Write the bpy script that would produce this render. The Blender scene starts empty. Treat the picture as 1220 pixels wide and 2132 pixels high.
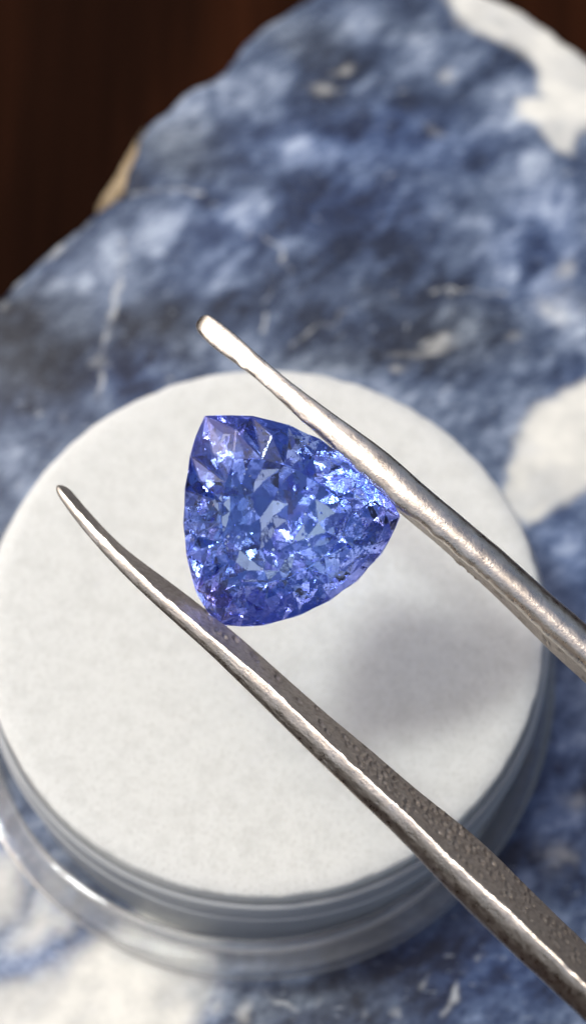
import bpy, bmesh, math, random
import numpy as np
from mathutils import Vector

# ------------------------------------------------------------------ scene scale: 1 unit = 1 cm
S = bpy.context.scene
COL = S.collection
rng = np.random.default_rng(7)
random.seed(7)

# ------------------------------------------------------------------ camera
FPX, CX, CY, IW, IH = 3400.0, 610.0, 1066.0, 1220.0, 2132.0
TILT = math.radians(24.0)
CAM = np.array([0.1535, -3.0384, 9.2706])
CF = np.array([0, math.sin(TILT), -math.cos(TILT)])
CR = np.array([1.0, 0, 0])
CU = np.array([0, math.cos(TILT), math.sin(TILT)])
cd = bpy.data.cameras.new('camera')
cam = bpy.data.objects.new('camera', cd)
COL.objects.link(cam)
cam.location = CAM
cam.rotation_euler = (TILT, 0, 0)
cd.sensor_fit = 'VERTICAL'
cd.sensor_height = 24.0
cd.lens = FPX / IH * 24.0
cd.clip_start = 0.1
cd.clip_end = 500.0
cd.dof.use_dof = True
cd.dof.focus_distance = 7.25
cd.dof.aperture_fstop = 0.24
cd.dof.aperture_blades = 0
S.camera = cam

def ray(px, py):
    return CF + CR * (px - CX) / FPX - CU * (py - CY) / FPX
def on_z(px, py, z):
    r = ray(px, py)
    return CAM + r * (z - CAM[2]) / r[2]
def at_depth(px, py, d):
    return CAM + ray(px, py) * d

FOAM_Z = 1.10
GEM_DEPTH = 7.40
GEM_C = at_depth(575, 1080, GEM_DEPTH)

# ------------------------------------------------------------------ sky, sun, exposure
SUN_DIR = GEM_C - on_z(885, 1400, FOAM_Z)          # towards the sun: gem's shadow lands on the pad here
SUN_DIR = SUN_DIR / np.linalg.norm(SUN_DIR)
ELEV = math.asin(SUN_DIR[2])
AZ = math.atan2(SUN_DIR[0], SUN_DIR[1])            # from +Y towards +X
W = bpy.data.worlds.new('World')
S.world = W
W.use_nodes = True
nt = W.node_tree
bg = nt.nodes['Background']
sky = nt.nodes.new('ShaderNodeTexSky')
sky.sky_type = 'NISHITA'
sky.sun_disc = False
sky.sun_elevation = ELEV
sky.sun_rotation = AZ
sky.air_density = 1.0
sky.dust_density = 7.0
sky.ozone_density = 0.3
nt.links.new(sky.outputs[0], bg.inputs[0])
bg.inputs[1].default_value = 0.15
sd = bpy.data.lights.new('sun', 'SUN')
sd.energy = 1.95
sd.angle = math.radians(8.5)
sd.color = (0.945, 1.0, 0.985)
sun = bpy.data.objects.new('sun', sd)
COL.objects.link(sun)
sun.location = Vector(SUN_DIR * 60)
sun.rotation_euler = Vector(SUN_DIR).to_track_quat('Z', 'Y').to_euler()
S.view_settings.view_transform = 'Standard'
S.view_settings.look = 'None'
S.view_settings.gamma = 1.0
S.view_settings.exposure = -0.08
cy = S.cycles
cy.max_bounces = 24
cy.transmission_bounces = 24
cy.glossy_bounces = 16
cy.diffuse_bounces = 4
cy.sample_clamp_indirect = 100.0
cy.blur_glossy = 0.2

# ------------------------------------------------------------------ helpers
def h2(ix, iy, seed):
    n = (ix.astype(np.int64) * 374761393 + iy.astype(np.int64) * 668265263 + seed * 982451653) & 0x7fffffff
    n = ((n ^ (n >> 13)) * 1274126177) & 0x7fffffff
    return ((n ^ (n >> 16)) & 0xffff) / 65535.0
def vnoise(x, y, seed=0):
    xi, yi = np.floor(x), np.floor(y)
    fx, fy = x - xi, y - yi
    fx = fx * fx * (3 - 2 * fx); fy = fy * fy * (3 - 2 * fy)
    a, b = h2(xi, yi, seed), h2(xi + 1, yi, seed)
    c, d = h2(xi, yi + 1, seed), h2(xi + 1, yi + 1, seed)
    return (a + (b - a) * fx) * (1 - fy) + (c + (d - c) * fx) * fy
def fbm(x, y, octv=4, seed=0, gain=0.5):
    s, amp, tot = 0, 1.0, 0
    for o in range(octv):
        s = s + amp * vnoise(x * 2 ** o + 17.3 * o, y * 2 ** o - 9.1 * o, seed + o)
        tot += amp; amp *= gain
    return s / tot
def sstep(a, b, x):
    t = np.clip((x - a) / (b - a), 0, 1)
    return t * t * (3 - 2 * t)
def sdf(x, y, poly):
    """signed distance to polygon, positive inside"""
    d = np.full(x.shape, 1e9); ins = np.zeros(x.shape, bool)
    n = len(poly)
    for i in range(n):
        ax, ay = poly[i]; bx, by = poly[(i + 1) % n]
        ex, ey = bx - ax, by - ay
        t = np.clip(((x - ax) * ex + (y - ay) * ey) / (ex * ex + ey * ey + 1e-12), 0, 1)
        d = np.minimum(d, np.hypot(x - ax - t * ex, y - ay - t * ey))
        cr = ((ay > y) != (by > y)) & (x < (bx - ax) * (y - ay) / ((by - ay) if by != ay else 1e-12) + ax)
        ins ^= cr
    return np.where(ins, d, -d)

def mesh_obj(name, verts, faces, mat=None, parent=None, smooth=True):
    me = bpy.data.meshes.new(name)
    me.from_pydata([tuple(map(float, v)) for v in verts], [], faces)
    me.update()
    if smooth:
        me.polygons.foreach_set('use_smooth', [True] * len(me.polygons))
    if mat: me.materials.append(mat)
    o = bpy.data.objects.new(name, me)
    COL.objects.link(o)
    if parent:
        o.parent = parent
        o.matrix_parent_inverse = parent.matrix_world.inverted()
    return o
def fix_normals(o):
    bm = bmesh.new(); bm.from_mesh(o.data)
    bmesh.ops.recalc_face_normals(bm, faces=bm.faces)
    bm.to_mesh(o.data); bm.free()
def empty(name, loc):
    o = bpy.data.objects.new(name, None)
    COL.objects.link(o)
    o.location = loc
    o.empty_display_size = 0.2
    bpy.context.view_layer.update()
    return o
def tag(o, label=None, cat=None, kind=None, group=None):
    for k, v in (('label', label), ('category', cat), ('kind', kind), ('group', group)):
        if v: o[k] = v
    return o

class Mat:
    def __init__(s, name):
        s.m = bpy.data.materials.new(name); s.m.use_nodes = True
        s.t = s.m.node_tree; s.n = s.t.nodes; s.b = s.n['Principled BSDF']; s.out = s.n['Material Output']
        s.co = s.n.new('ShaderNodeTexCoord').outputs['Object']
    def set(s, **k):
        for a, v in k.items():
            s.b.inputs[a.replace('_', ' ')].default_value = v
    def link(s, a, b): s.t.links.new(a, b)
    def noise(s, scale, detail=4, rough=0.55, vec=None, dist=0.0):
        n = s.n.new('ShaderNodeTexNoise'); n.inputs['Scale'].default_value = scale
        n.inputs['Detail'].default_value = detail; n.inputs['Roughness'].default_value = rough
        n.inputs['Distortion'].default_value = dist
        s.link(vec if vec else s.co, n.inputs['Vector']); return n.outputs['Fac']
    def stretch(s, sc, rot=(0, 0, 0)):
        m = s.n.new('ShaderNodeMapping'); m.inputs['Scale'].default_value = sc; m.inputs['Rotation'].default_value = rot
        s.link(s.co, m.inputs['Vector']); return m.outputs[0]
    def ramp(s, fac, stops):
        r = s.n.new('ShaderNodeValToRGB'); el = r.color_ramp.elements
        while len(el) < len(stops): el.new(0.5)
        for e, (p, c) in zip(el, stops):
            e.position = p; e.color = (*c, 1) if len(c) == 3 else c
        s.link(fac, r.inputs[0]); return r.outputs[0]
    def mix(s, fac, a, b, mode='MIX'):
        m = s.n.new('ShaderNodeMix'); m.data_type = 'RGBA'; m.blend_type = mode
        for v, i in ((fac, 0), (a, 6), (b, 7)):
            if isinstance(v, (int, float)): m.inputs[i].default_value = v
            elif isinstance(v, tuple): m.inputs[i].default_value = (*v, 1)
            else: s.link(v, m.inputs[i])
        return m.outputs[2]
    def math(s, op, a, b=None, clamp=False):
        m = s.n.new('ShaderNodeMath'); m.operation = op; m.use_clamp = clamp
        for v, i in ((a, 0), (b, 1)):
            if v is None: continue
            if isinstance(v, (int, float)): m.inputs[i].default_value = v
            else: s.link(v, m.inputs[i])
        return m.outputs[0]
    def bump(s, h, strength=0.3, dist=0.01, to=None):
        b = s.n.new('ShaderNodeBump'); b.inputs['Strength'].default_value = strength
        b.inputs['Distance'].default_value = dist
        s.link(h, b.inputs['Height']); s.link(b.outputs[0], (to or s.b).inputs['Normal']); return b

# ------------------------------------------------------------------ dark wooden table
SLAB_H = 0.9
m = Mat('dark_wood')
g = m.noise(1.1, 5, 0.55, m.stretch((1.0, 0.08, 1.0), (0, 0, 0.05)), 0.4)
g2 = m.noise(9, 5, 0.65, m.stretch((1.0, 0.03, 1.0), (0, 0, 0.05)))
c = m.ramp(g, [(0.3, (0.0070, 0.0026, 0.0014)), (0.52, (0.0120, 0.0042, 0.0021)), (0.76, (0.034, 0.0105, 0.0042))])
c = m.mix(0.5, c, m.ramp(g2, [(0.3, (0.5, 0.5, 0.5)), (0.7, (1, 1, 1))]), 'MULTIPLY')
m.link(c, m.b.inputs['Base Color']); m.set(Roughness=0.85); m.b.inputs['Specular IOR Level'].default_value = 0.02
m.bump(g2, 0.25, 0.02)
WOOD = m.m
o = mesh_obj('tabletop', [(-40, -40, -SLAB_H - 2), (40, -40, -SLAB_H - 2), (40, 40, -SLAB_H - 2), (-40, 40, -SLAB_H - 2),
                          (-40, -40, -SLAB_H), (40, -40, -SLAB_H), (40, 40, -SLAB_H), (-40, 40, -SLAB_H)],
             [(0, 3, 2, 1), (4, 5, 6, 7), (0, 1, 5, 4), (1, 2, 6, 5), (2, 3, 7, 6), (3, 0, 4, 7)], WOOD, smooth=False)
tag(o, kind='structure')

# ------------------------------------------------------------------ sodalite slab
OUT_PX = [(-60, 655), (0, 605), (40, 570), (75, 535), (130, 492), (180, 455), (225, 425), (258, 400), (272, 340), (288, 292), (300, 262),
          (345, 222), (400, 180), (450, 150), (488, 112), (500, 82), (528, 60), (570, 28), (620, 2), (680, -28), (760, -52), (850, -60),
          (950, -45), (1040, -10), (1090, 15), (1150, 55), (1220, 112), (1330, 210), (1480, 380), (1600, 620), (1690, 950), (1700, 1400),
          (1640, 1800), (1520, 2200), (1250, 2500), (850, 2650), (400, 2640), (0, 2520), (-350, 2250), (-560, 1900), (-620, 1500),
          (-520, 1100), (-300, 850), (-160, 735)]
out = np.array([on_z(x, y, 0)[:2] for x, y in OUT_PX])
def closed_resample(P, n):
    P = np.asarray(P); Q = np.vstack([P, P[:1]])
    L = np.r_[0, np.cumsum(np.hypot(*np.diff(Q, axis=0).T))]
    t = np.linspace(0, L[-1], n, endpoint=False)
    return np.stack([np.interp(t, L, Q[:, 0]), np.interp(t, L, Q[:, 1])], -1), t
NA, NR = 1100, 300
ring, tt = closed_resample(out, NA)
for _ in range(10):
    ring = (np.roll(ring, 1, 0) + ring * 2 + np.roll(ring, -1, 0)) / 4
cen = on_z(610, 1000, 0)[:2]
nrm = np.roll(ring, -1, 0) - np.roll(ring, 1, 0)
nrm = np.stack([nrm[:, 1], -nrm[:, 0]], -1); nrm /= np.linalg.norm(nrm, axis=1)[:, None]
if ((ring - cen) * nrm).sum() < 0: nrm = -nrm
ring = ring + nrm * ((fbm(ring[:, 0] * 3, ring[:, 1] * 3, 4, 5) - 0.5) * 0.10)[:, None]
RB = 0.10                                     # rounded edge radius
V = [np.array([[cen[0], cen[1], 0.0]])]
s_in = (np.arange(1, NR + 1) / NR) ** 0.85
for s in s_in:
    p = cen + (ring - nrm * RB - cen) * s
    V.append(np.c_[p, np.zeros(NA)])
for k in range(1, 7):                         # rounded rim
    a = k / 6 * math.pi / 2
    V.append(np.c_[ring - nrm * RB * (1 - math.sin(a)), np.full(NA, -RB * (1 - math.cos(a)))])
for k in range(1, 9):                         # rough side wall, leaning in a little
    zz = -RB - (SLAB_H - RB) * k / 8
    off = (fbm(ring[:, 0] * 4 + k * 1.3, ring[:, 1] * 4 + k * .7, 4, 9) - 0.6) * 0.16 * math.sin(k / 8 * 2.6)
    V.append(np.c_[ring + nrm * off[:, None], np.full(NA, zz)])
V = np.vstack(V)
nring = NR + 6 + 8
top = V[:, 2] > -0.05
V[:, 2] += np.where(top, (fbm(V[:, 0] * 1.5, V[:, 1] * 1.5, 3, 3) - 0.5) * 0.012, 0) * sstep(1.9, 2.6, np.hypot(V[:, 0], V[:, 1]))
F = [(0, 1 + i, 1 + (i + 1) % NA) for i in range(NA)]
for r in range(nring - 1):
    b0 = 1 + r * NA; b1 = b0 + NA
    F += [(b0 + i, b1 + i, b1 + (i + 1) % NA, b0 + (i + 1) % NA) for i in range(NA)]
F.append(tuple(1 + (nring - 1) * NA + i for i in range(NA))[::-1])

X, Y = V[:, 0], V[:, 1]
wx = X + (fbm(X * 2.2, Y * 2.2, 5, 21) - 0.5) * 0.34
wy = Y + (fbm(X * 2.2 + 40, Y * 2.2, 5, 31) - 0.5) * 0.34
def P(lst): return [tuple(on_z(x, y, 0)[:2]) for x, y in lst]
def region(lst, soft=0.045, grow=0.0):
    return sstep(-soft, soft, sdf(wx, wy, P(lst)) + grow)
def blob(px, py, rx, ry, rot=0.0, soft=0.6, warp=True):
    c0 = on_z(px, py, 0); sc = np.linalg.norm(on_z(px + 10, py, 0) - c0) / 10
    x, y = (wx, wy) if warp else (X, Y)
    dx, dy = (x - c0[0]) / sc, -(y - c0[1]) / sc / 1.1
    ca, sa = math.cos(rot), math.sin(rot)
    u, v = (dx * ca + dy * sa) / rx, (-dx * sa + dy * ca) / ry
    return 1 - sstep(1 - soft, 1 + soft, np.hypot(u, v))
SXW = X + (fbm(X * 7, Y * 7, 4, 77) - 0.5) * 0.16; SYW = Y + (fbm(X * 7, Y * 7 + 30, 4, 78) - 0.5) * 0.16
BRK = sstep(.36, .6, fbm(X * 9, Y * 9, 3, 79))
def stroke(pts, w0, soft=0.9):
    q = np.array(P(pts)); out_ = np.zeros(X.shape)
    lo, hi = q.min(0) - w0 * 3 - .1, q.max(0) + w0 * 3 + .1
    near = (SXW > lo[0]) & (SXW < hi[0]) & (SYW > lo[1]) & (SYW < hi[1])
    sx, sy = SXW[near], SYW[near]; d = np.full(sx.shape, 1e9)
    for a, b in zip(q[:-1], q[1:]):
        e = b - a
        t = np.clip(((sx - a[0]) * e[0] + (sy - a[1]) * e[1]) / (e @ e), 0, 1)
        d = np.minimum(d, np.hypot(sx - a[0] - t * e[0], sy - a[1] - t * e[1]))
    out_[near] = (1 - sstep(w0 * (1 - soft), w0 * (1 + soft), d)) * (0.2 + 0.7 * BRK[near])
    return out_

white = np.zeros(len(V)); cloud = np.zeros(len(V)); navy = np.zeros(len(V)); vein_shine = np.zeros(len(V))
for poly in ([(915, -10), (950, 35), (990, 72), (1060, 100), (1092, 130), (1115, 185), (1135, 205), (1075, 205), (1078, 245), (1130, 282),
              (1155, 315), (1180, 332), (1202, 290), (1225, 275), (1320, 260), (1450, 330), (1330, 150), (1200, 60), (1060, -30), (940, -60)],
             [(1240, 785), (1150, 830), (1105, 852), (1082, 890), (1058, 970), (1046, 1035), (1085, 1062), (1112, 1092), (1150, 1062), (1190, 1012),
              (1230, 985), (1330, 950), (1350, 780)],
             [(-150, 2075), (30, 2045), (130, 2000), (215, 1962), (262, 1935), (300, 1850), (420, 1880), (440, 1980), (412, 2060), (385, 2140), (300, 2260), (-150, 2320)],
             [(15, 1910), (50, 1860), (75, 1830), (110, 1845), (105, 1880), (132, 1900), (122, 1935), (80, 1945), (40, 1962), (12, 1945)],
             [(0, 1795), (22, 1820), (10, 1890), (-60, 1905), (-60, 1790)],
             [(1350, 1250), (1290, 1290), (1280, 1400), (1340, 1500), (1500, 1450), (1480, 1250)],
             [(-200, 1300), (-260, 1180), (-400, 1200), (-420, 1500), (-240, 1480)]):
    white = np.maximum(white, region(poly, 0.05 if poly[0][1] < 1000 else 0.11) * (1.0 if poly[0][0] not in (15, 0) else 0.7))
for px, py, rx, ry in ((1157, 1790, 28, 26), (1165, 640, 30, 34), (1178, 565, 14, 20), (935, 148, 16, 10), (908, 275, 17, 12), (665, 165, 22, 9),
                       (700, 130, 20, 6), (1080, 712, 13, 9), (920, 705, 34, 18), (880, 725, 60, 10), (825, 765, 18, 9), (505, 2090, 14, 20),
                       (430, 2105, 16, 18), (1195, 1665, 26, 22)):
    white = np.maximum(white, 0.45 * blob(px, py, rx, ry, soft=0.9) * (0.4 + 0.6 * BRK))
for px, py, rx, ry, a in ((625, 290, 48, 50, 1), (700, 70, 120, 70, .75), (520, 440, 52, 42, 1), (320, 470, 70, 60, .8), (530, 200, 70, 50, .7),
                          (350, 275, 60, 50, .55), (880, 120, 110, 60, .6), (1060, 230, 80, 70, .55), (980, 420, 120, 60, .4), (1110, 430, 60, 160, .5),
                          (800, 150, 60, 60, .5), (900, 640, 120, 30, .5), (230, 520, 30, 60, .9), (110, 600, 90, 50, .4), (205, 830, 30, 50, .6),
                          (20, 960, 30, 30, .5), (60, 700, 80, 30, .4), (430, 730, 70, 30, .4), (1190, 680, 50, 70, .7), (1180, 1720, 60, 60, 1),
                          (1120, 1900, 60, 60, .6), (1160, 1550, 60, 80, .25), (60, 2000, 90, 60, .55), (90, 1790, 80, 40, .7), (470, 2070, 90, 40, .7),
                          (650, 2060, 60, 40, .7), (800, 2080, 50, 30, .55), (1195, 1150, 30, 50, .6), (30, 1700, 60, 60, .6), (720, 600, 80, 40, .5),
                          (620, 520, 60, 30, .4), (1080, 560, 13, 80, .9), (470, 560, 60, 40, .4), (590, 640, 60, 40, .4), (850, 330, 60, 40, .35)):
    cloud = np.maximum(cloud, a * blob(px, py, rx, ry, soft=0.8))
for px, py, rx, ry, a in ((60, 660, 90, 50, .9), (120, 760, 130, 90, 1), (20, 720, 90, 60, .9), (400, 620, 110, 70, .8), (960, 600, 110, 70, .8), (330, 680, 110, 90, .85), (270, 780, 60, 50, 1), (800, 560, 160, 80, .6), (820, 700, 160, 60, .7),
                          (700, 440, 110, 60, .8), (740, 270, 100, 30, .9), (950, 780, 110, 60, .85), (1060, 690, 60, 50, .8), (1110, 530, 40, 50, .9),
                          (975, 340, 30, 25, .9), (1020, 430, 18, 30, .8), (420, 340, 50, 40, .7), (270, 380, 30, 40, .9), (410, 400, 60, 30, .6),
                          (680, 110, 70, 40, .6), (870, 240, 90, 40, .4), (1000, 110, 60, 40, .6), (640, 690, 90, 60, .7), (880, 600, 60, 60, .6), (420, 500, 60, 40, .6),
                          (1100, 1590, 50, 90, .5), (1040, 1790, 80, 60, 1), (780, 1960, 160, 40, 1), (1010, 2000, 90, 80, 1), (1120, 2110, 90, 60, 1),  # patches right of and below the jar paint its cast shadow
                          (560, 2120, 80, 40, .6), (900, 2120, 90, 40, .5), (1190, 770, 22, 25, 1), (1130, 870, 40, 20, .2), (20, 820, 40, 60, .8),
                          (620, 400, 50, 30, .6), (530, 330, 40, 20, .6), (1200, 1850, 60, 40, .4)):
    navy = np.maximum(navy, a * blob(px, py, rx, ry, soft=0.8))
for pts, w0 in (([(262, 500), (252, 580), (232, 640), (218, 700), (209, 770), (203, 835)], 0.016),
                ([(-30, 632), (40, 578), (90, 535), (150, 490), (185, 462)], .022), ([(430, 410), (330, 400), (270, 410)], .010),  # first stroke paints the bright highlight along the slab's left rim
                ([(610, 720), (660, 690), (720, 650)], .010),
                ([(560, 490), (600, 560)], .008), ([(560, 650), (540, 690)], .010), ([(900, 610), (1050, 620)], .006),
                ([(550, 2060), (640, 2110)], .010), ([(960, 2070), (930, 2110)], .012)):
    vein_shine = np.maximum(vein_shine, stroke(pts, w0))
r2 = np.random.default_rng(11)
for i in range(120):                          # short pale cleavage flecks
    px, py = r2.uniform(-60, 1260), r2.uniform(20, 2180)
    a = r2.normal(-0.75, 0.45); l = r2.uniform(4, 13)
    vein_shine = np.maximum(vein_shine, r2.uniform(.3, .9) * stroke([(px, py), (px + l * math.cos(a), py + l * math.sin(a))], r2.uniform(.004, .016)))
white *= 0.80 + 0.20 * sstep(.3, .55, fbm(X * 4, Y * 4, 4, 51))
grey = np.zeros(len(V))
for px, py, rx, ry, a in ((60, 720, 200, 160, .9), (330, 690, 150, 110, .8), (370, 310, 120, 90, .8), (950, 690, 170, 120, .85), (690, 740, 160, 70, .7), (640, 80, 130, 80, .7),
                          (850, 60, 120, 60, .5), (640, 2080, 300, 70, .8), (1150, 1850, 80, 70, .6), (880, 170, 120, 70, .4), (420, 500, 60, 50, .3), (780, 620, 90, 60, .6)):
    grey = np.maximum(grey, a * blob(px, py, rx, ry, soft=0.9))
deep = np.zeros(len(V))
for px, py, rx, ry, a in ((760, 300, 230, 90, .8), (720, 430, 170, 90, .7), (1130, 1600, 120, 220, 1), (1000, 2000, 160, 120, .9), (760, 1970, 200, 60, 1), (1190, 1200, 90, 160, .8),  # strong patches beside and below the jar deepen its painted shadow
                          (1130, 500, 90, 120, .6), (270, 780, 90, 60, .6), (480, 480, 120, 90, .6), (100, 2010, 160, 60, .7), (30, 1720, 90, 70, .6), (1200, 830, 60, 60, .6)):
    deep = np.maximum(deep, a * blob(px, py, rx, ry, soft=0.9))
ct, st = math.cos(0.75), math.sin(0.75)                                  # cleavage grain runs to the upper right
U, Wv = X * ct + Y * st, -X * st + Y * ct
lowf = fbm(wx * 1.1, wy * 1.1, 3, 61); midf = fbm(U * 2.2 + wx, Wv * 4.2 + wy, 5, 62, .6); finf = fbm(U * 8, Wv * 17, 4, 63, .62)
tone = 0.43 + 0.70 * (lowf - .5) + 0.78 * (midf - .5) + 0.65 * (finf - .5)
tone += 0.34 * cloud * (0.55 + 0.9 * midf) - 0.30 * navy * (1.35 - 0.7 * finf)
crack = np.abs(fbm(wx * 2.6 + 9, wy * 2.6, 4, 64) - .5)
tone -= 0.20 * (1 - sstep(0, .018, crack)) * sstep(.45, .6, fbm(X * 1.7, Y * 1.7, 2, 65))
tone = np.clip(tone, 0, 1)
me = None
m = Mat('sodalite')
at = m.n.new('ShaderNodeAttribute'); at.attribute_name = 'mineral'
sep = m.n.new('ShaderNodeSeparateColor'); m.link(at.outputs['Color'], sep.inputs[0])
at2 = m.n.new('ShaderNodeAttribute'); at2.attribute_name = 'hue'
sep2 = m.n.new('ShaderNodeSeparateColor'); m.link(at2.outputs['Color'], sep2.inputs[0])
aw, ag, ad, av = sep.outputs[0], sep2.outputs[0], sep2.outputs[1], at.outputs['Alpha']
n3 = m.noise(16, 5, 0.65, m.stretch((1, 1.8, 1), (0, 0, 0.7)), 0.5)
n2 = m.noise(4.2, 6, 0.65)
tn = m.math('ADD', sep.outputs[1], m.math('MULTIPLY', m.math('SUBTRACT', n3, 0.5), 0.45), True)
blue = m.ramp(tn, [(0.02, (0.009, 0.017, 0.042)), (0.28, (0.030, 0.052, 0.115)), (0.48, (0.072, 0.108, 0.195)), (0.68, (0.155, 0.205, 0.32)), (0.95, (0.34, 0.41, 0.54))])
greyr = m.ramp(tn, [(0.02, (0.011, 0.014, 0.022)), (0.28, (0.036, 0.045, 0.062)), (0.48, (0.080, 0.096, 0.120)), (0.68, (0.165, 0.19, 0.22)), (0.95, (0.38, 0.41, 0.44))])
deepr = m.ramp(tn, [(0.02, (0.005, 0.012, 0.045)), (0.28, (0.018, 0.038, 0.115)), (0.48, (0.050, 0.088, 0.200)), (0.68, (0.13, 0.19, 0.35)), (0.95, (0.33, 0.40, 0.56))])
c = m.mix(m.math('MULTIPLY', ad, 0.75), m.mix(m.math('MAXIMUM', ag, 0.38), blue, greyr), deepr)
fl = m.ramp(m.noise(13, 4, 0.6, m.stretch((1, 2.8, 1), (0, 0, 0.75)), 0.8), [(0.62, (0, 0, 0)), (0.72, (1, 1, 1))])
c = m.mix(m.math('MULTIPLY', fl, 0.55), c, (0.36, 0.40, 0.46))
wh = m.ramp(n2, [(0.3, (0.50, 0.50, 0.47)), (0.6, (0.66, 0.65, 0.60))])
c = m.mix(m.math('MULTIPLY', av, 0.8, True), c, (0.50, 0.52, 0.53))
c = m.mix(aw, c, wh)
m.link(c, m.b.inputs['Base Color'])
m.link(m.ramp(n3, [(0.3, (0.22,) * 3), (0.7, (0.42,) * 3)]), m.b.inputs['Roughness'])
m.b.inputs['Specular IOR Level'].default_value = 0.35
m.bump(n3, 0.12, 0.02)
STONE = m.m
slab = mesh_obj('stone_slab', V, F, STONE)
fix_normals(slab)
ca = slab.data.color_attributes.new('mineral', 'FLOAT_COLOR', 'POINT')
ca.data.foreach_set('color', np.stack([white, tone, 0 * tone, vein_shine], -1).astype(np.float32).ravel())
ca = slab.data.color_attributes.new('hue', 'FLOAT_COLOR', 'POINT')
ca.data.foreach_set('color', np.stack([grey, deep, 0 * grey, 0 * grey + 1], -1).astype(np.float32).ravel())
tag(slab, 'polished slab of blue and white sodalite with rough rounded edge on dark table', 'stone')
# tan weathered rind showing below the polished top at the far left edge
m = Mat('tan_rind')
n = m.noise(7, 5, 0.6)
m.link(m.ramp(n, [(0.3, (0.16, 0.11, 0.06)), (0.7, (0.40, 0.31, 0.19))]), m.b.inputs['Base Color']); m.set(Roughness=0.8); m.bump(n, 0.5, 0.04)
pts = [on_z(x, y, -0.12) for x, y in ((305, 250), (284, 285), (262, 325), (236, 370), (205, 415), (196, 432), (225, 440), (285, 420), (310, 330))]
ctr = np.mean(pts, 0)
rv, rf = [], []
LV = [(1.0, -0.78), (1.0, -0.25), (0.93, -0.05), (0.6, 0.0)]
for k, (s, dz) in enumerate(LV):
    for i in range(54):
        j = i / 54 * len(pts); a, b = pts[int(j)], pts[(int(j) + 1) % len(pts)]
        p = a + (b - a) * (j % 1)
        q = ctr + (p - ctr) * (s * (1 + 0.05 * (random.random() - 0.5)))
        rv.append((q[0], q[1], -0.12 + dz + 0.02 * random.random()))
for k in range(len(LV) - 1):
    rf += [(k * 54 + i, k * 54 + (i + 1) % 54, (k + 1) * 54 + (i + 1) % 54, (k + 1) * 54 + i) for i in range(54)]
rf += [tuple(3 * 54 + i for i in range(54)), tuple(i for i in range(54))[::-1]]
o = mesh_obj('rind', rv, rf, m.m, slab); fix_normals(o)
o['label'] = 'tan weathered rind at the slab edge'

# ------------------------------------------------------------------ clear jar and foam pad
def revolve(name, prof, mat, parent=None, n=192, jitter=None, cx=0.0, cy=0.0, caps=True):
    vs, fs = [], []
    for j, (r, z) in enumerate(prof):
        for i in range(n):
            a = 2 * math.pi * i / n
            rr = r + (jitter(i / n, j) if jitter else 0)
            vs.append((cx + rr * math.cos(a), cy + rr * math.sin(a), z))
    K = len(prof)
    for j in range(K - 1 if caps else K):
        k = (j + 1) % K
        fs += [(j * n + i, j * n + (i + 1) % n, k * n + (i + 1) % n, k * n + i) for i in range(n)]
    if caps:
        fs += [tuple(range(n))[::-1], tuple((K - 1) * n + i for i in range(n))]
    o = mesh_obj(name, vs, fs, mat, parent); fix_normals(o); return o
def arc(cx_, cz, r, a0, a1, k=5):
    return [(cx_ + r * math.cos(math.radians(a0 + (a1 - a0) * i / k)), cz + r * math.sin(math.radians(a0 + (a1 - a0) * i / k))) for i in range(k + 1)]
def plastic(name, haze, ior):
    m = Mat(name)
    m.set(Base_Color=(0.96, 0.97, 0.98, 1), Roughness=0.07, IOR=1.47); m.b.inputs['Transmission Weight'].default_value = 1.0
    hn = m.noise(6, 3, 0.5, m.stretch((1, 1, 0.35)))
    m.bump(m.math('ADD', hn, m.math('MULTIPLY', m.noise(60, 2), 0.08)), 0.22, 0.02)
    tr = m.n.new('ShaderNodeBsdfTransparent'); tr.inputs[0].default_value = (0.985, 0.988, 0.99, 1)
    gs = m.n.new('ShaderNodeBsdfGlossy'); gs.inputs['Roughness'].default_value = 0.07
    m.bump(m.math('ADD', hn, m.math('MULTIPLY', m.noise(60, 2), 0.08)), 0.3, 0.02, gs)
    fr = m.n.new('ShaderNodeFresnel'); fr.inputs['IOR'].default_value = ior
    sh = m.n.new('ShaderNodeMixShader'); m.link(fr.outputs[0], sh.inputs[0]); m.link(tr.outputs[0], sh.inputs[1]); m.link(gs.outputs[0], sh.inputs[2])
    mx = sh
    hd = m.n.new('ShaderNodeBsdfDiffuse'); hd.inputs[0].default_value = (0.86, 0.88, 0.90, 1)
    ht = m.n.new('ShaderNodeBsdfTranslucent'); ht.inputs[0].default_value = (0.86, 0.88, 0.90, 1)
    hz = m.n.new('ShaderNodeMixShader'); m.link(hd.outputs[0], hz.inputs[1]); m.link(ht.outputs[0], hz.inputs[2])
    mh = m.n.new('ShaderNodeMixShader'); mh.inputs[0].default_value = haze
    m.link(mx.outputs[0], mh.inputs[1]); m.link(hz.outputs[0], mh.inputs[2]); m.link(mh.outputs[0], m.out.inputs['Surface'])
    return m.m
PLASTIC, HAZED = plastic('clear_plastic', 0.14, 1.42), plastic('hazed_plastic', 0.50, 1.22)  # white haze mixed in to brighten the shaded jar wall, most on the cup
RF = 1.495
jar = empty('gem_jar', (-0.03, -0.02, 0.02))
tag(jar, 'clear plastic gem jar standing on the blue and white stone, filled with a white pad', 'jar')
# cup: solid of revolution, floor + wall with a small bead under the lip
prof = [(0.02, 0.03), (1.48, 0.03)] + arc(1.495, 0.07, 0.04, -90, 0, 4) + [(1.538, 0.42), (1.536, 0.70)] + arc(1.535, 0.74, 0.016, -80, 80, 6) + \
       [(1.534, 0.78), (1.532, 0.95)] + arc(1.516, 0.96, 0.017, 0, 180, 8) + [(1.499, 0.9), (1.499, 0.20), (1.44, 0.13), (0.02, 0.13)]
revolve('cup', prof, HAZED, jar)
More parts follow.
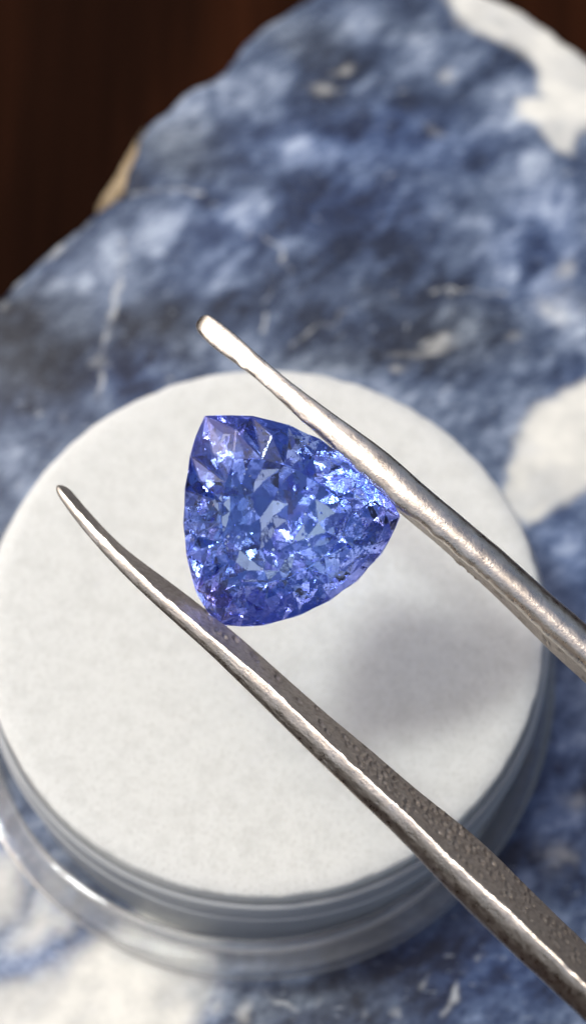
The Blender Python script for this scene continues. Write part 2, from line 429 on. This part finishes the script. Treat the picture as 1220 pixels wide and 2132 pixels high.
# base flange, slightly larger, set around the cup
prof = arc(1.560, 0.41, 0.012, 180, 90, 3) + [(1.60, 0.412), (1.64, 0.405), (1.67, 0.398)] + arc(1.672, 0.345, 0.045, 80, 0, 6) + [(1.715, 0.20)] + arc(1.66, 0.075, 0.055, 0, -90, 6) + [(1.58, 0.02), (1.55, 0.06)]
revolve('base_ring', prof, PLASTIC, jar, caps=False, cx=-0.065, cy=-0.035)
me = bpy.data.objects['base_ring'].data          # ledge bent at the front left, shaped to catch a sun glare
for v in me.vertices:
    a = math.atan2(v.co.y + 0.035, v.co.x + 0.065); r_ = math.hypot(v.co.y + 0.035, v.co.x + 0.065)
    if v.co.z > 0.33:
        da = (a - math.radians(-124) + math.pi) % (2 * math.pi) - math.pi
        v.co.z += 0.055 * math.sin(da * 4.5) * math.exp(-(da / 0.5) ** 2) - 0.14 * max(0, r_ - 1.57) * math.exp(-(da / 0.3) ** 2) + 0.004 * math.sin(a * 5 + 1) 


m = Mat('white_foam')
n = m.noise(55, 4, 0.7); n_f = m.noise(9, 5, 0.6); n_b = m.noise(2.0, 3, 0.5)
c = m.ramp(n_f, [(0.34, (0.53, 0.535, 0.51)), (0.54, (0.60, 0.605, 0.58))])
c = m.mix(m.ramp(n_b, [(0.35, (0.0,) * 3), (0.7, (0.5,) * 3)]), c, (0.60, 0.605, 0.58))
c = m.mix(m.ramp(n, [(0.36, (0.9,) * 3), (0.48, (0,) * 3)]), c, (0.50, 0.50, 0.475))
c = m.mix(m.ramp(n, [(0.62, (0,) * 3), (0.74, (0.9,) * 3)]), c, (0.72, 0.72, 0.69))
m.link(c, m.b.inputs['Base Color']); m.set(Roughness=0.85)
m.b.inputs['Subsurface Weight'].default_value = 0.55; m.b.inputs['Subsurface Radius'].default_value = (1, 1, 1); m.b.inputs['Subsurface Scale'].default_value = 0.45
m.bump(m.math('ADD', n, m.math('MULTIPLY', n_f, 1.5)), 0.30, 0.015)
NF = 720
ej = [(fbm(np.array([math.cos(i / NF * 6.2832) * 14 + 20]), np.array([math.sin(i / NF * 6.2832) * 14 + 20]), 4, 61)[0] - 0.5) * 0.020 for i in range(NF)]
fz = FOAM_Z
prof = [(0.02, 0.78), (1.47, 0.78), (1.49, 0.80), (1.494, 0.86), (1.490, 0.95), (1.488, fz - 0.03)] + [(1.484, fz - 0.008), (1.472, fz), (1.40, fz + 0.002), (0.8, fz + 0.002), (0.02, fz + 0.002)]
o = revolve('foam_pad', prof, m.m, None, NF, lambda u, j: (ej[int(u * NF + .5) % NF] if 5 <= j <= 7 else 0))
tag(o, 'round white foam pad filling the clear jar under the held gem', 'foam pad')

# ------------------------------------------------------------------ tweezers
def lerp_table(rows, t):
    """rows of (px,py); resample by mean arc length"""
    return rows
def resample(rows, n):
    R = np.array(rows, float)
    L = np.r_[0, np.cumsum(np.hypot(*np.diff(R, axis=0).T))]; L /= L[-1]
    t = np.linspace(0, 1, n)
    return np.stack([np.interp(t, L, R[:, 0]), np.interp(t, L, R[:, 1])], -1)
def smooth_rows(A, k):
    for _ in range(k):
        B = A.copy(); B[1:-1] = (A[:-2] + 2 * A[1:-1] + A[2:]) / 4; A = B
    return A

m = Mat('worn_steel')
sc = m.noise(26, 5, 0.65); fine = m.noise(95, 3, 0.6); blot = m.noise(9, 4, 0.6)
c = m.ramp(blot, [(0.3, (0.54, 0.475, 0.405)), (0.55, (0.68, 0.61, 0.535)), (0.75, (0.78, 0.72, 0.65))])
c = m.mix(m.ramp(fine, [(0.25, (0.55,) * 3), (0.42, (0,) * 3)]), c, (0.16, 0.12, 0.10))
m.link(c, m.b.inputs['Base Color']); m.set(Metallic=1.0)
m.link(m.ramp(sc, [(0.3, (0.22,) * 3), (0.7, (0.42,) * 3)]), m.b.inputs['Roughness'])
m.bump(m.math('ADD', m.math('MULTIPLY', sc, 0.8), m.math('MULTIPLY', fine, 0.6)), 0.24, 0.012)
STEEL = m.m
m = Mat('pitted_steel')
sc = m.noise(40, 5, 0.65); fine = m.noise(120, 3, 0.6)
c = m.ramp(sc, [(0.3, (0.36, 0.305, 0.255)), (0.7, (0.60, 0.53, 0.455))])
m.link(c, m.b.inputs['Base Color']); m.set(Metallic=1.0, Roughness=0.55)
m.bump(m.math('ADD', sc, m.math('MULTIPLY', fine, 0.7)), 0.4, 0.010)
PITTED = m.m

NS = 460
def build_arm(sil, ridge, far, dpts, w0, w1, bulge, pits, ext, parent, seed, serr):
    """sil: outer silhouette line, ridge: line between the edge strip and the inner face, far: rim of the inner face (photo px);
    the arm is a solid bar: edge strip sil-ridge faces up, inner face ridge-far goes down, outer face closes it behind"""
    A, B, C_ = (smooth_rows(resample(q, NS), 500) for q in (sil, ridge, far))
    t = np.linspace(0, 1, NS)
    dep = np.interp(t, *zip(*dpts)); dep = smooth_rows(dep, 1500); wid = w0 + (w1 - w0) * t
    r = np.random.default_rng(seed)
    P0 = np.array([at_depth(*A[i], dep[i] + 0.17 * wid[i]) for i in range(NS)])
    P1 = np.array([at_depth(*B[i], dep[i]) for i in range(NS)])
    P2 = np.array([at_depth(*C_[i], dep[i] + wid[i]) for i in range(NS)])
    AI = A + (C_ - A) * 0.10
    P3 = np.array([at_depth(*AI[i], dep[i] + wid[i] * 1.25) for i in range(NS)])
    # beyond the frame: run on along the bar and close towards the other arm
    n_ext = 40
    dirv = (P1[-1] - P1[-60]); dirv /= np.linalg.norm(dirv)
    ctr_end = (P0[-1] + P1[-1] + P2[-1] + P3[-1]) / 4
    ex = []
    for Q in (P0, P1, P2, P3):
        base = Q[-1]
        L = np.linspace(0, 1, n_ext + 1)[1:, None]
        path = base + dirv * 8.5 * L + (ext - ctr_end - dirv * 8.5)[None] * (L * L * (3 - 2 * L))
        ex.append(np.vstack([Q, path]))
    P0, P1, P2, P3 = ex
    N = NS + n_ext
    tf = np.r_[t, np.ones(n_ext)]
    M1, M2, M3, M4 = 22, 26, 8, 10
    rings = []
    upv = -CF
    arc_s = np.r_[0, np.cumsum(np.linalg.norm(np.diff(P1, axis=0), axis=1))]
    pit_list = [(r.uniform(*p[0]), r.uniform(*p[1]), r.uniform(.007, .015), r.uniform(.005, .012)) for p in pits for _ in range(p[2])]
    Lvis = arc_s[NS - 1]
    if seed == 3:                                   # stamped grip: staggered rows of short dents
        for row, pv in enumerate((.2, .38, .56, .74, .9)):
            for q in range(26):
                if r.random() < .78:
                    pit_list.append((.60 + .0145 * (q + .5 * (row % 2)) + r.normal(0, .004), pv + r.normal(0, .05), r.uniform(.008, .013), r.uniform(.006, .012)))
    out_v = []
    for i in range(N):
        a, b, c, d = P0[i], P1[i], P2[i], P3[i]
        wb = np.linalg.norm(b - a)
        ring_pts, nor = [], []
        inn = (c - b); 
        n_in = np.cross(inn, (P1[min(i + 1, N - 1)] - P1[max(i - 1, 0)])); n_in /= np.linalg.norm(n_in) + 1e-9
        if n_in @ (b - a) < 0: n_in = -n_in
        u = np.linspace(0, 1, M1, endpoint=False)
        prof_h = np.sin(np.pi * np.clip(u, 0, 1)) ** 0.6 * (bulge[0] + (bulge[1] - bulge[0]) * tf[i])
        for uu, hh in zip(u, prof_h):
            ring_pts.append(a + (b - a) * uu + upv * wb * hh)
        v = np.linspace(0, 1, M2, endpoint=False)
        for vv in v:
            ring_pts.append(b + (c - b) * vv)
        for vv in np.linspace(0, 1, M3, endpoint=False):
            ring_pts.append(c + (d - c) * vv)
        for vv in np.linspace(0, 1, M4, endpoint=False):
            ring_pts.append(d + (a - d) * vv)
        R_ = np.array(ring_pts)
        # worn surface: low noise all over, dents, rough ridge
        ss = np.full(len(R_), arc_s[i]); kk = np.arange(len(R_)) * 0.35
        nz = fbm(ss * 12, kk, 4, seed + 3, 0.65) - 0.5
        cent = R_.mean(0)
        dirs = R_ - cent; dirs /= np.linalg.norm(dirs, axis=1)[:, None] + 1e-9
        R_ = R_ + dirs * (nz * 0.0035 * min(1, 0.4 + 1.2 * tf[i]))[:, None]
        rg = (fbm(np.array([arc_s[i] * 22]), np.array([3.0]), 3, seed + 9)[0] - 0.5) * serr
        for k in range(-2, 3):
            R_[M1 + k] += (b - a) / (wb + 1e-9) * rg * (1 - abs(k) / 3) + upv * rg * 0.6 * (1 - abs(k) / 3)
        # pits on the inner face
        for (pt, pv, pr, pd) in pit_list:
            ds = arc_s[i] - pt * Lvis
            if abs(ds) < pr * 2.2:
                vv = np.arange(M2) / M2
                dv = (vv - pv) * np.linalg.norm(c - b) * 0.6
                q = np.sqrt((ds / 1.4) ** 2 + dv ** 2) / pr
                R_[M1:M1 + M2] += n_in * (np.where(q < 1, -(1 - q * q), np.where(q < 1.8, 0.45 * np.sin((q - 1) / .8 * math.pi), 0)) * pd)[:, None]
        out_v.append(R_)
    K = M1 + M2 + M3 + M4
    # round the tip: pull the first stations together
    cap = 8
    for i in range(cap):
        f = math.sin(math.acos(1 - i / cap)) if i else 0.02
        c0 = out_v[i].mean(0)
        out_v[i] = c0 + (out_v[i] - c0) * f
    Vv = np.vstack(out_v)
    Ff, Mi = [], []
    for i in range(N - 1):
        for k in range(K):
            k2 = (k + 1) % K
            Ff.append((i * K + k, i * K + k2, (i + 1) * K + k2, (i + 1) * K + k))
            Mi.append(1 if M1 <= k < M1 + M2 else 0)
    Ff.append(tuple(range(K))); Ff.append(tuple((N - 1) * K + k for k in range(K))[::-1]); Mi += [0, 0]
    o = mesh_obj('arm', Vv, Ff, STEEL, parent)
    o.data.materials.append(PITTED)
    o.data.polygons.foreach_set('material_index', Mi)
    fix_normals(o)
    return o, out_v[-1]

TW = empty('tweezers', at_depth(1220, 1700, 6.9))
tag(TW, 'worn steel tweezers with two long arms gripping the blue gemstone', 'tweezers')
L_SIL = [(110, 1014), (121, 1037), (149, 1074), (189, 1124), (264, 1205), (344, 1279), (436, 1360), (517, 1440), (603, 1525), (666, 1588), (752, 1670), (844, 1758),
         (925, 1847), (1006, 1929), (1083, 2000), (1159, 2071), (1240, 2148)]
L_RDG = [(122, 1010), (136, 1030), (160, 1060), (192, 1096), (247, 1147), (310, 1210), (367, 1262), (436, 1318), (488, 1364), (562, 1424), (631, 1492), (690, 1550),
         (727, 1583), (803, 1652), (864, 1710), (935, 1781), (986, 1830), (1057, 1888), (1108, 1942), (1174, 2005), (1240, 2070)]
L_FAR = [(135, 1005), (152, 1025), (191, 1072), (251, 1139), (299, 1171), (367, 1221), (425, 1265), (505, 1330), (574, 1393), (654, 1462), (671, 1482), (732, 1527),
         (813, 1598), (884, 1659), (986, 1736), (1088, 1837), (1149, 1898), (1240, 1984)]
R_INN = [(406, 684), (418, 704), (442, 724), (492, 757), (545, 796), (587, 839), (642, 888), (704, 942), (766, 1000), (834, 1062), (889, 1104), (958, 1164), (1027, 1222),
         (1089, 1280), (1151, 1338), (1240, 1418)]
R_LOW = [(403, 680), (413, 701), (438, 722), (490, 756), (545, 794), (587, 839), (642, 888), (704, 943), (766, 1004), (834, 1073), (889, 1114), (958, 1176), (1027, 1238),
         (1089, 1300), (1151, 1362), (1240, 1442)]
R_OUT = [(422, 648), (442, 655), (487, 692), (552, 753), (621, 808), (704, 868), (807, 941), (889, 1016), (972, 1084), (1055, 1153), (1137, 1229), (1240, 1316)]
EXL, EXR = at_depth(1240, 2070, 6.65), at_depth(1240, 1380, 7.2)
JDIR = (EXL - at_depth(700, 1530, 7.15)) + (EXR - at_depth(760, 960, 7.35)); JDIR /= np.linalg.norm(JDIR)
JOIN = (EXL + EXR) / 2 + JDIR * 8.5
SEP = (EXR - EXL) / np.linalg.norm(EXR - EXL) * 0.10
ARM_L, end_l = build_arm(L_SIL, L_RDG, L_FAR, [(0, 7.62), (.5, 7.05), (1, 6.5)], 0.06, 0.42, (.16, .13),
                         [((.3, .62), (.2, .9), 22)], JOIN - SEP, TW, 3, 0.007)
ARM_R, end_r = build_arm(R_OUT, R_INN, R_LOW, [(0, 7.72), (.35, 7.36), (.55, 7.24), (1, 7.10)], 0.08, 0.34, (.09, .42),
                         [((.5, .98), (.15, .9), 20)], JOIN + SEP, TW, 5, 0.011)
ARM_L['label'] = 'lower arm showing its dark pitted inner face'
ARM_R['label'] = 'upper arm with a brilliantly lit tip'
# solid end where both arms are welded together, outside the picture
allp = np.vstack([end_l, end_r]); cj = allp.mean(0)
ext_dir = JDIR
bm = bmesh.new()
vs = [bm.verts.new(p + ext_dir * k) for k in (-0.05, 0.9) for p in allp]
bmesh.ops.convex_hull(bm, input=bm.verts)
bmesh.ops.delete(bm, geom=[v for v in bm.verts if not v.link_faces], context='VERTS')
me = bpy.data.meshes.new('welded_end'); bm.to_mesh(me); bm.free(); me.materials.append(STEEL)
o = bpy.data.objects.new('welded_end', me); COL.objects.link(o); o.parent = TW; o.matrix_parent_inverse = TW.matrix_world.inverted()

# ------------------------------------------------------------------ trillion-cut gemstone
GN = -CF * 0.97 + np.array([-0.10, -0.10, 0.06]); GN /= np.linalg.norm(GN)     # table normal, nearly at the viewer
gx = np.cross(CU, GN); gx /= np.linalg.norm(gx); gy = np.cross(GN, gx)
def to_gem(px, py):
    r_ = ray(px, py); t = ((GEM_C - CAM) @ GN) / (r_ @ GN); q = CAM + r_ * t - GEM_C
    return np.array([q @ gx, q @ gy])
OUTL = [(428, 868), (460, 864), (500, 865), (545, 870), (585, 880), (625, 896), (665, 916), (705, 942), (745, 970), (782, 1002), (812, 1035), (831, 1066), (829, 1088),
        (812, 1122), (785, 1162), (745, 1205), (700, 1240), (650, 1268), (600, 1288), (555, 1299), (510, 1304), (468, 1304), (446, 1292), (425, 1262), (408, 1225),
        (396, 1185), (388, 1140), (384, 1095), (385, 1050), (388, 1010), (394, 970), (402, 930), (412, 896), (420, 876)]
G2 = np.array([to_gem(*p) for p in OUTL])
NG = 16                                                  # 16-fold brilliant: 32 girdle vertices
gc = np.mean(G2, 0); c2 = to_gem(588, 1076)
ang0 = math.atan2(*(to_gem(428, 868) - c2)[::-1])
def outline(a):
    """distance of the outline from the centre in direction a"""
    d = np.array([math.cos(a), math.sin(a)]); best = None
    for i in range(len(G2)):
        p, q = G2[i] - c2, G2[(i + 1) % len(G2)] - c2
        e = q - p; den = d[0] * -e[1] + d[1] * e[0]
        if abs(den) < 1e-9: continue
        tt_ = (p[0] * -e[1] + p[1] * e[0]) / den
        uu = (d[0] * p[1] - d[1] * p[0]) / den
        if tt_ > 0 and -1e-6 <= uu <= 1 + 1e-6: best = tt_ if best is None else max(best, tt_)
    return d * (best or 0.4)
# directions: one to each corner, five fans between
cor = [math.atan2(*(to_gem(*p) - c2)[::-1]) for p in ((428, 868), (832, 1076), (456, 1300))]
cor = sorted([(a - cor[0]) % (2 * math.pi) for a in cor])
A0 = math.atan2(*(to_gem(428, 868) - c2)[::-1])
dirs = []
PER = 6
for k in range(3):
    a0 = cor[k]; a1 = cor[(k + 1) % 3] if k < 2 else 2 * math.pi
    dirs += [A0 + a0 + (a1 - a0) * j / (2 * PER) for j in range(2 * PER)]
ND = len(dirs)                                           # 36 girdle vertices, even = main, odd = between
Gd = np.array([outline(a) for a in dirs])
SZ = 0.5 * float(np.mean(np.linalg.norm(Gd, axis=1)) * 2)
GEM_SEED = 41; N_PAV = 200; PJ = 0.14
jit = np.random.default_rng(GEM_SEED)
def w3(xy, z): return GEM_C + gx * (xy[0] + c2[0]) + gy * (xy[1] + c2[1]) + GN * z
def lev(idx, s, z, j=0.0):
    return w3(Gd[idx] * (s * (1 + j * (jit.random() - .5))), z * SZ * (1 + j * (jit.random() - .5)))
gem = empty('gemstone', GEM_C)
tag(gem, 'violet blue trillion cut gemstone held between the steel tweezer arms', 'gemstone')
def gem_material(name, micro):
    m = Mat(name)
    gl = m.n.new('ShaderNodeBsdfGlass'); gl.inputs['IOR'].default_value = 1.70; gl.inputs['Roughness'].default_value = 0.0
    ds = m.n.new('ShaderNodeVectorMath'); ds.operation = 'DISTANCE'; m.link(m.co, ds.inputs[0]); ds.inputs[1].default_value = tuple(GEM_C + gx * c2[0] + gy * c2[1] + gx * 0.03)
    zn = m.math('ADD', m.math('MULTIPLY', ds.outputs['Value'], 1.5), m.math('MULTIPLY', m.noise(4.0, 2, 0.5), 0.5))
    m.link(m.ramp(zn, [(0.45, (0.585, 0.71, 0.92)), (0.76, (0.61, 0.705, 0.92)), (1.04, (0.68, 0.675, 0.91))]), gl.inputs['Color'])
    m.link(gl.outputs[0], m.out.inputs['Surface'])
    b = m.bump(m.math('ADD', m.noise(55, 2, 0.5), m.math('MULTIPLY', m.noise(7, 2, 0.5), 2.0)), 0.05, 0.01, gl)
    def vm(op, a, bb):
        v = m.n.new('ShaderNodeVectorMath'); v.operation = op
        for x, k in ((a, 0), (bb, 1)):
            if isinstance(x, tuple): v.inputs[k].default_value = x
            elif x is not None: m.link(x, v.inputs[k])
        return v.outputs[0]
    if micro:                                  # added to break up the sparkle: many tiny flats that lean a few degrees
        vo = m.n.new('ShaderNodeTexVoronoi'); vo.inputs['Scale'].default_value = 19.0; m.link(m.co, vo.inputs['Vector'])
        d = vm('MULTIPLY', vm('SUBTRACT', vo.outputs['Color'], (.5, .5, .5)), (micro,) * 3)
        nrm_ = vm('ADD', b.outputs[0], d)
    else:
        nrm_ = b.outputs[0]
    # scattered chips and abrasions that catch the light
    vc = m.n.new('ShaderNodeTexVoronoi'); vc.inputs['Scale'].default_value = 70.0; m.link(m.co, vc.inputs['Vector'])
    cs = m.n.new('ShaderNodeSeparateColor'); m.link(vc.outputs['Color'], cs.inputs[0])
    pick = m.math('MULTIPLY', m.math('GREATER_THAN', cs.outputs[2], 0.99 if micro else 0.95), m.math('LESS_THAN', vc.outputs['Distance'], 0.5))
    wn = m.n.new('ShaderNodeTexWhiteNoise'); m.link(vc.outputs['Position'], wn.inputs['Vector'])
    dd = vm('MULTIPLY', vm('SUBTRACT', wn.outputs['Color'], (.5, .5, .5)), (0.85,) * 3)
    sc_ = m.n.new('ShaderNodeVectorMath'); sc_.operation = 'SCALE'; m.link(dd, sc_.inputs[0]); m.link(pick, sc_.inputs['Scale'])
    m.link(vm('NORMALIZE', vm('ADD', nrm_, sc_.outputs[0]), None), gl.inputs['Normal'])
    return m.m
GEMM, GEMP = gem_material('tanzanite', 0), gem_material('tanzanite_pavilion', 0.035)
def facets(name, tris, mat=None):
    vs, fs, key = [], [], {}
    for f in tris:
        ids = []
        for p in f:
            k = tuple(np.round(p, 6))
            if k not in key: key[k] = len(vs); vs.append(p)
            ids.append(key[k])
        # outward normal
        q = [np.array(vs[i]) for i in ids[:3]]
        nn = np.cross(q[1] - q[0], q[2] - q[0])
        if nn @ ((sum(q) / 3) - (GEM_C - GN * 0.12 * SZ + gx * c2[0] + gy * c2[1])) < 0: ids = ids[::-1]
        fs.append(tuple(ids))
    return mesh_obj(name, vs, fs, mat or GEMM, gem, smooth=False)
GH, CH, PH = 0.018, 0.225, 1.00                           # half girdle, crown height, pavilion depth (x mean radius)
n_m = ND // 2
Tt = [lev(2 * i, 0.60, CH) for i in range(n_m)]
Mm = [lev(2 * i + 1, 0.80, GH + (CH - GH) * 0.67, .16) for i in range(n_m)]
Gt = [lev(i, 1.0, GH) for i in range(ND)]
Gb = [lev(i, 1.0, -GH) for i in range(ND)]
facets('table_facet', [Tt])
cr = []
for i in range(n_m):
    j = (i + 1) % n_m
    cr += [[Tt[i], Tt[j], Mm[i]], [Tt[i], Mm[i - 1], Gt[2 * i]], [Tt[i], Gt[2 * i], Mm[i]],
           [Mm[i], Gt[2 * i], Gt[2 * i + 1]], [Mm[i], Gt[2 * i + 1], Gt[(2 * i + 2) % ND]]]
crown = facets('crown', cr)
bm = bmesh.new(); bm.from_mesh(crown.data)          # abraded facet edges
bmesh.ops.bevel(bm, geom=[e for e in bm.edges if len(e.link_faces) == 2], offset=0.0045, segments=1, affect='EDGES', clamp_overlap=True)
bm.to_mesh(crown.data); bm.free()
facets('girdle', [[Gt[i], Gt[(i + 1) % ND], Gb[(i + 1) % ND], Gb[i]] for i in range(ND)])
from mathutils.geometry import delaunay_2d_cdt
def pav_z(rho):                                          # depth profile of the pavilion against relative radius
    return -(GH + (PH - GH) * float(np.interp(rho, [0, .12, .35, .6, .82, 1], [1, .88, .66, .42, .195, 0]))) * SZ
rim = Gd                                                  # crushed-ice pavilion: irregular facets over the same cone
pts2, zz = [Vector(g) for g in rim], [-GH * SZ] * ND
def rel(p):
    a = math.atan2(p[1], p[0]); d = outline(a); return math.hypot(*p) / math.hypot(*d)
tries = 0
while len(pts2) < ND + N_PAV and tries < 20000:
    tries += 1
    p = (jit.random(2) - .5) * 2.6 * SZ
    rr = rel(p)
    if rr > 0.90: continue
    if min((p[0] - q[0]) ** 2 + (p[1] - q[1]) ** 2 for q in pts2) < ((0.068 + 0.075 * max(0, 0.8 - rr)) * SZ) ** 2: continue
    pts2.append(Vector(p)); zz.append(pav_z(rr) * (1 + PJ * (jit.random() - .5)))
res = delaunay_2d_cdt(pts2, [], [], 0, 1e-5)
V3 = [w3(np.array(p), zz[o_[0]]) for p, o_ in zip(res[0], res[3])]
pv = [[V3[k] for k in f] for f in res[2]]
facets('pavilion', pv, GEMP)
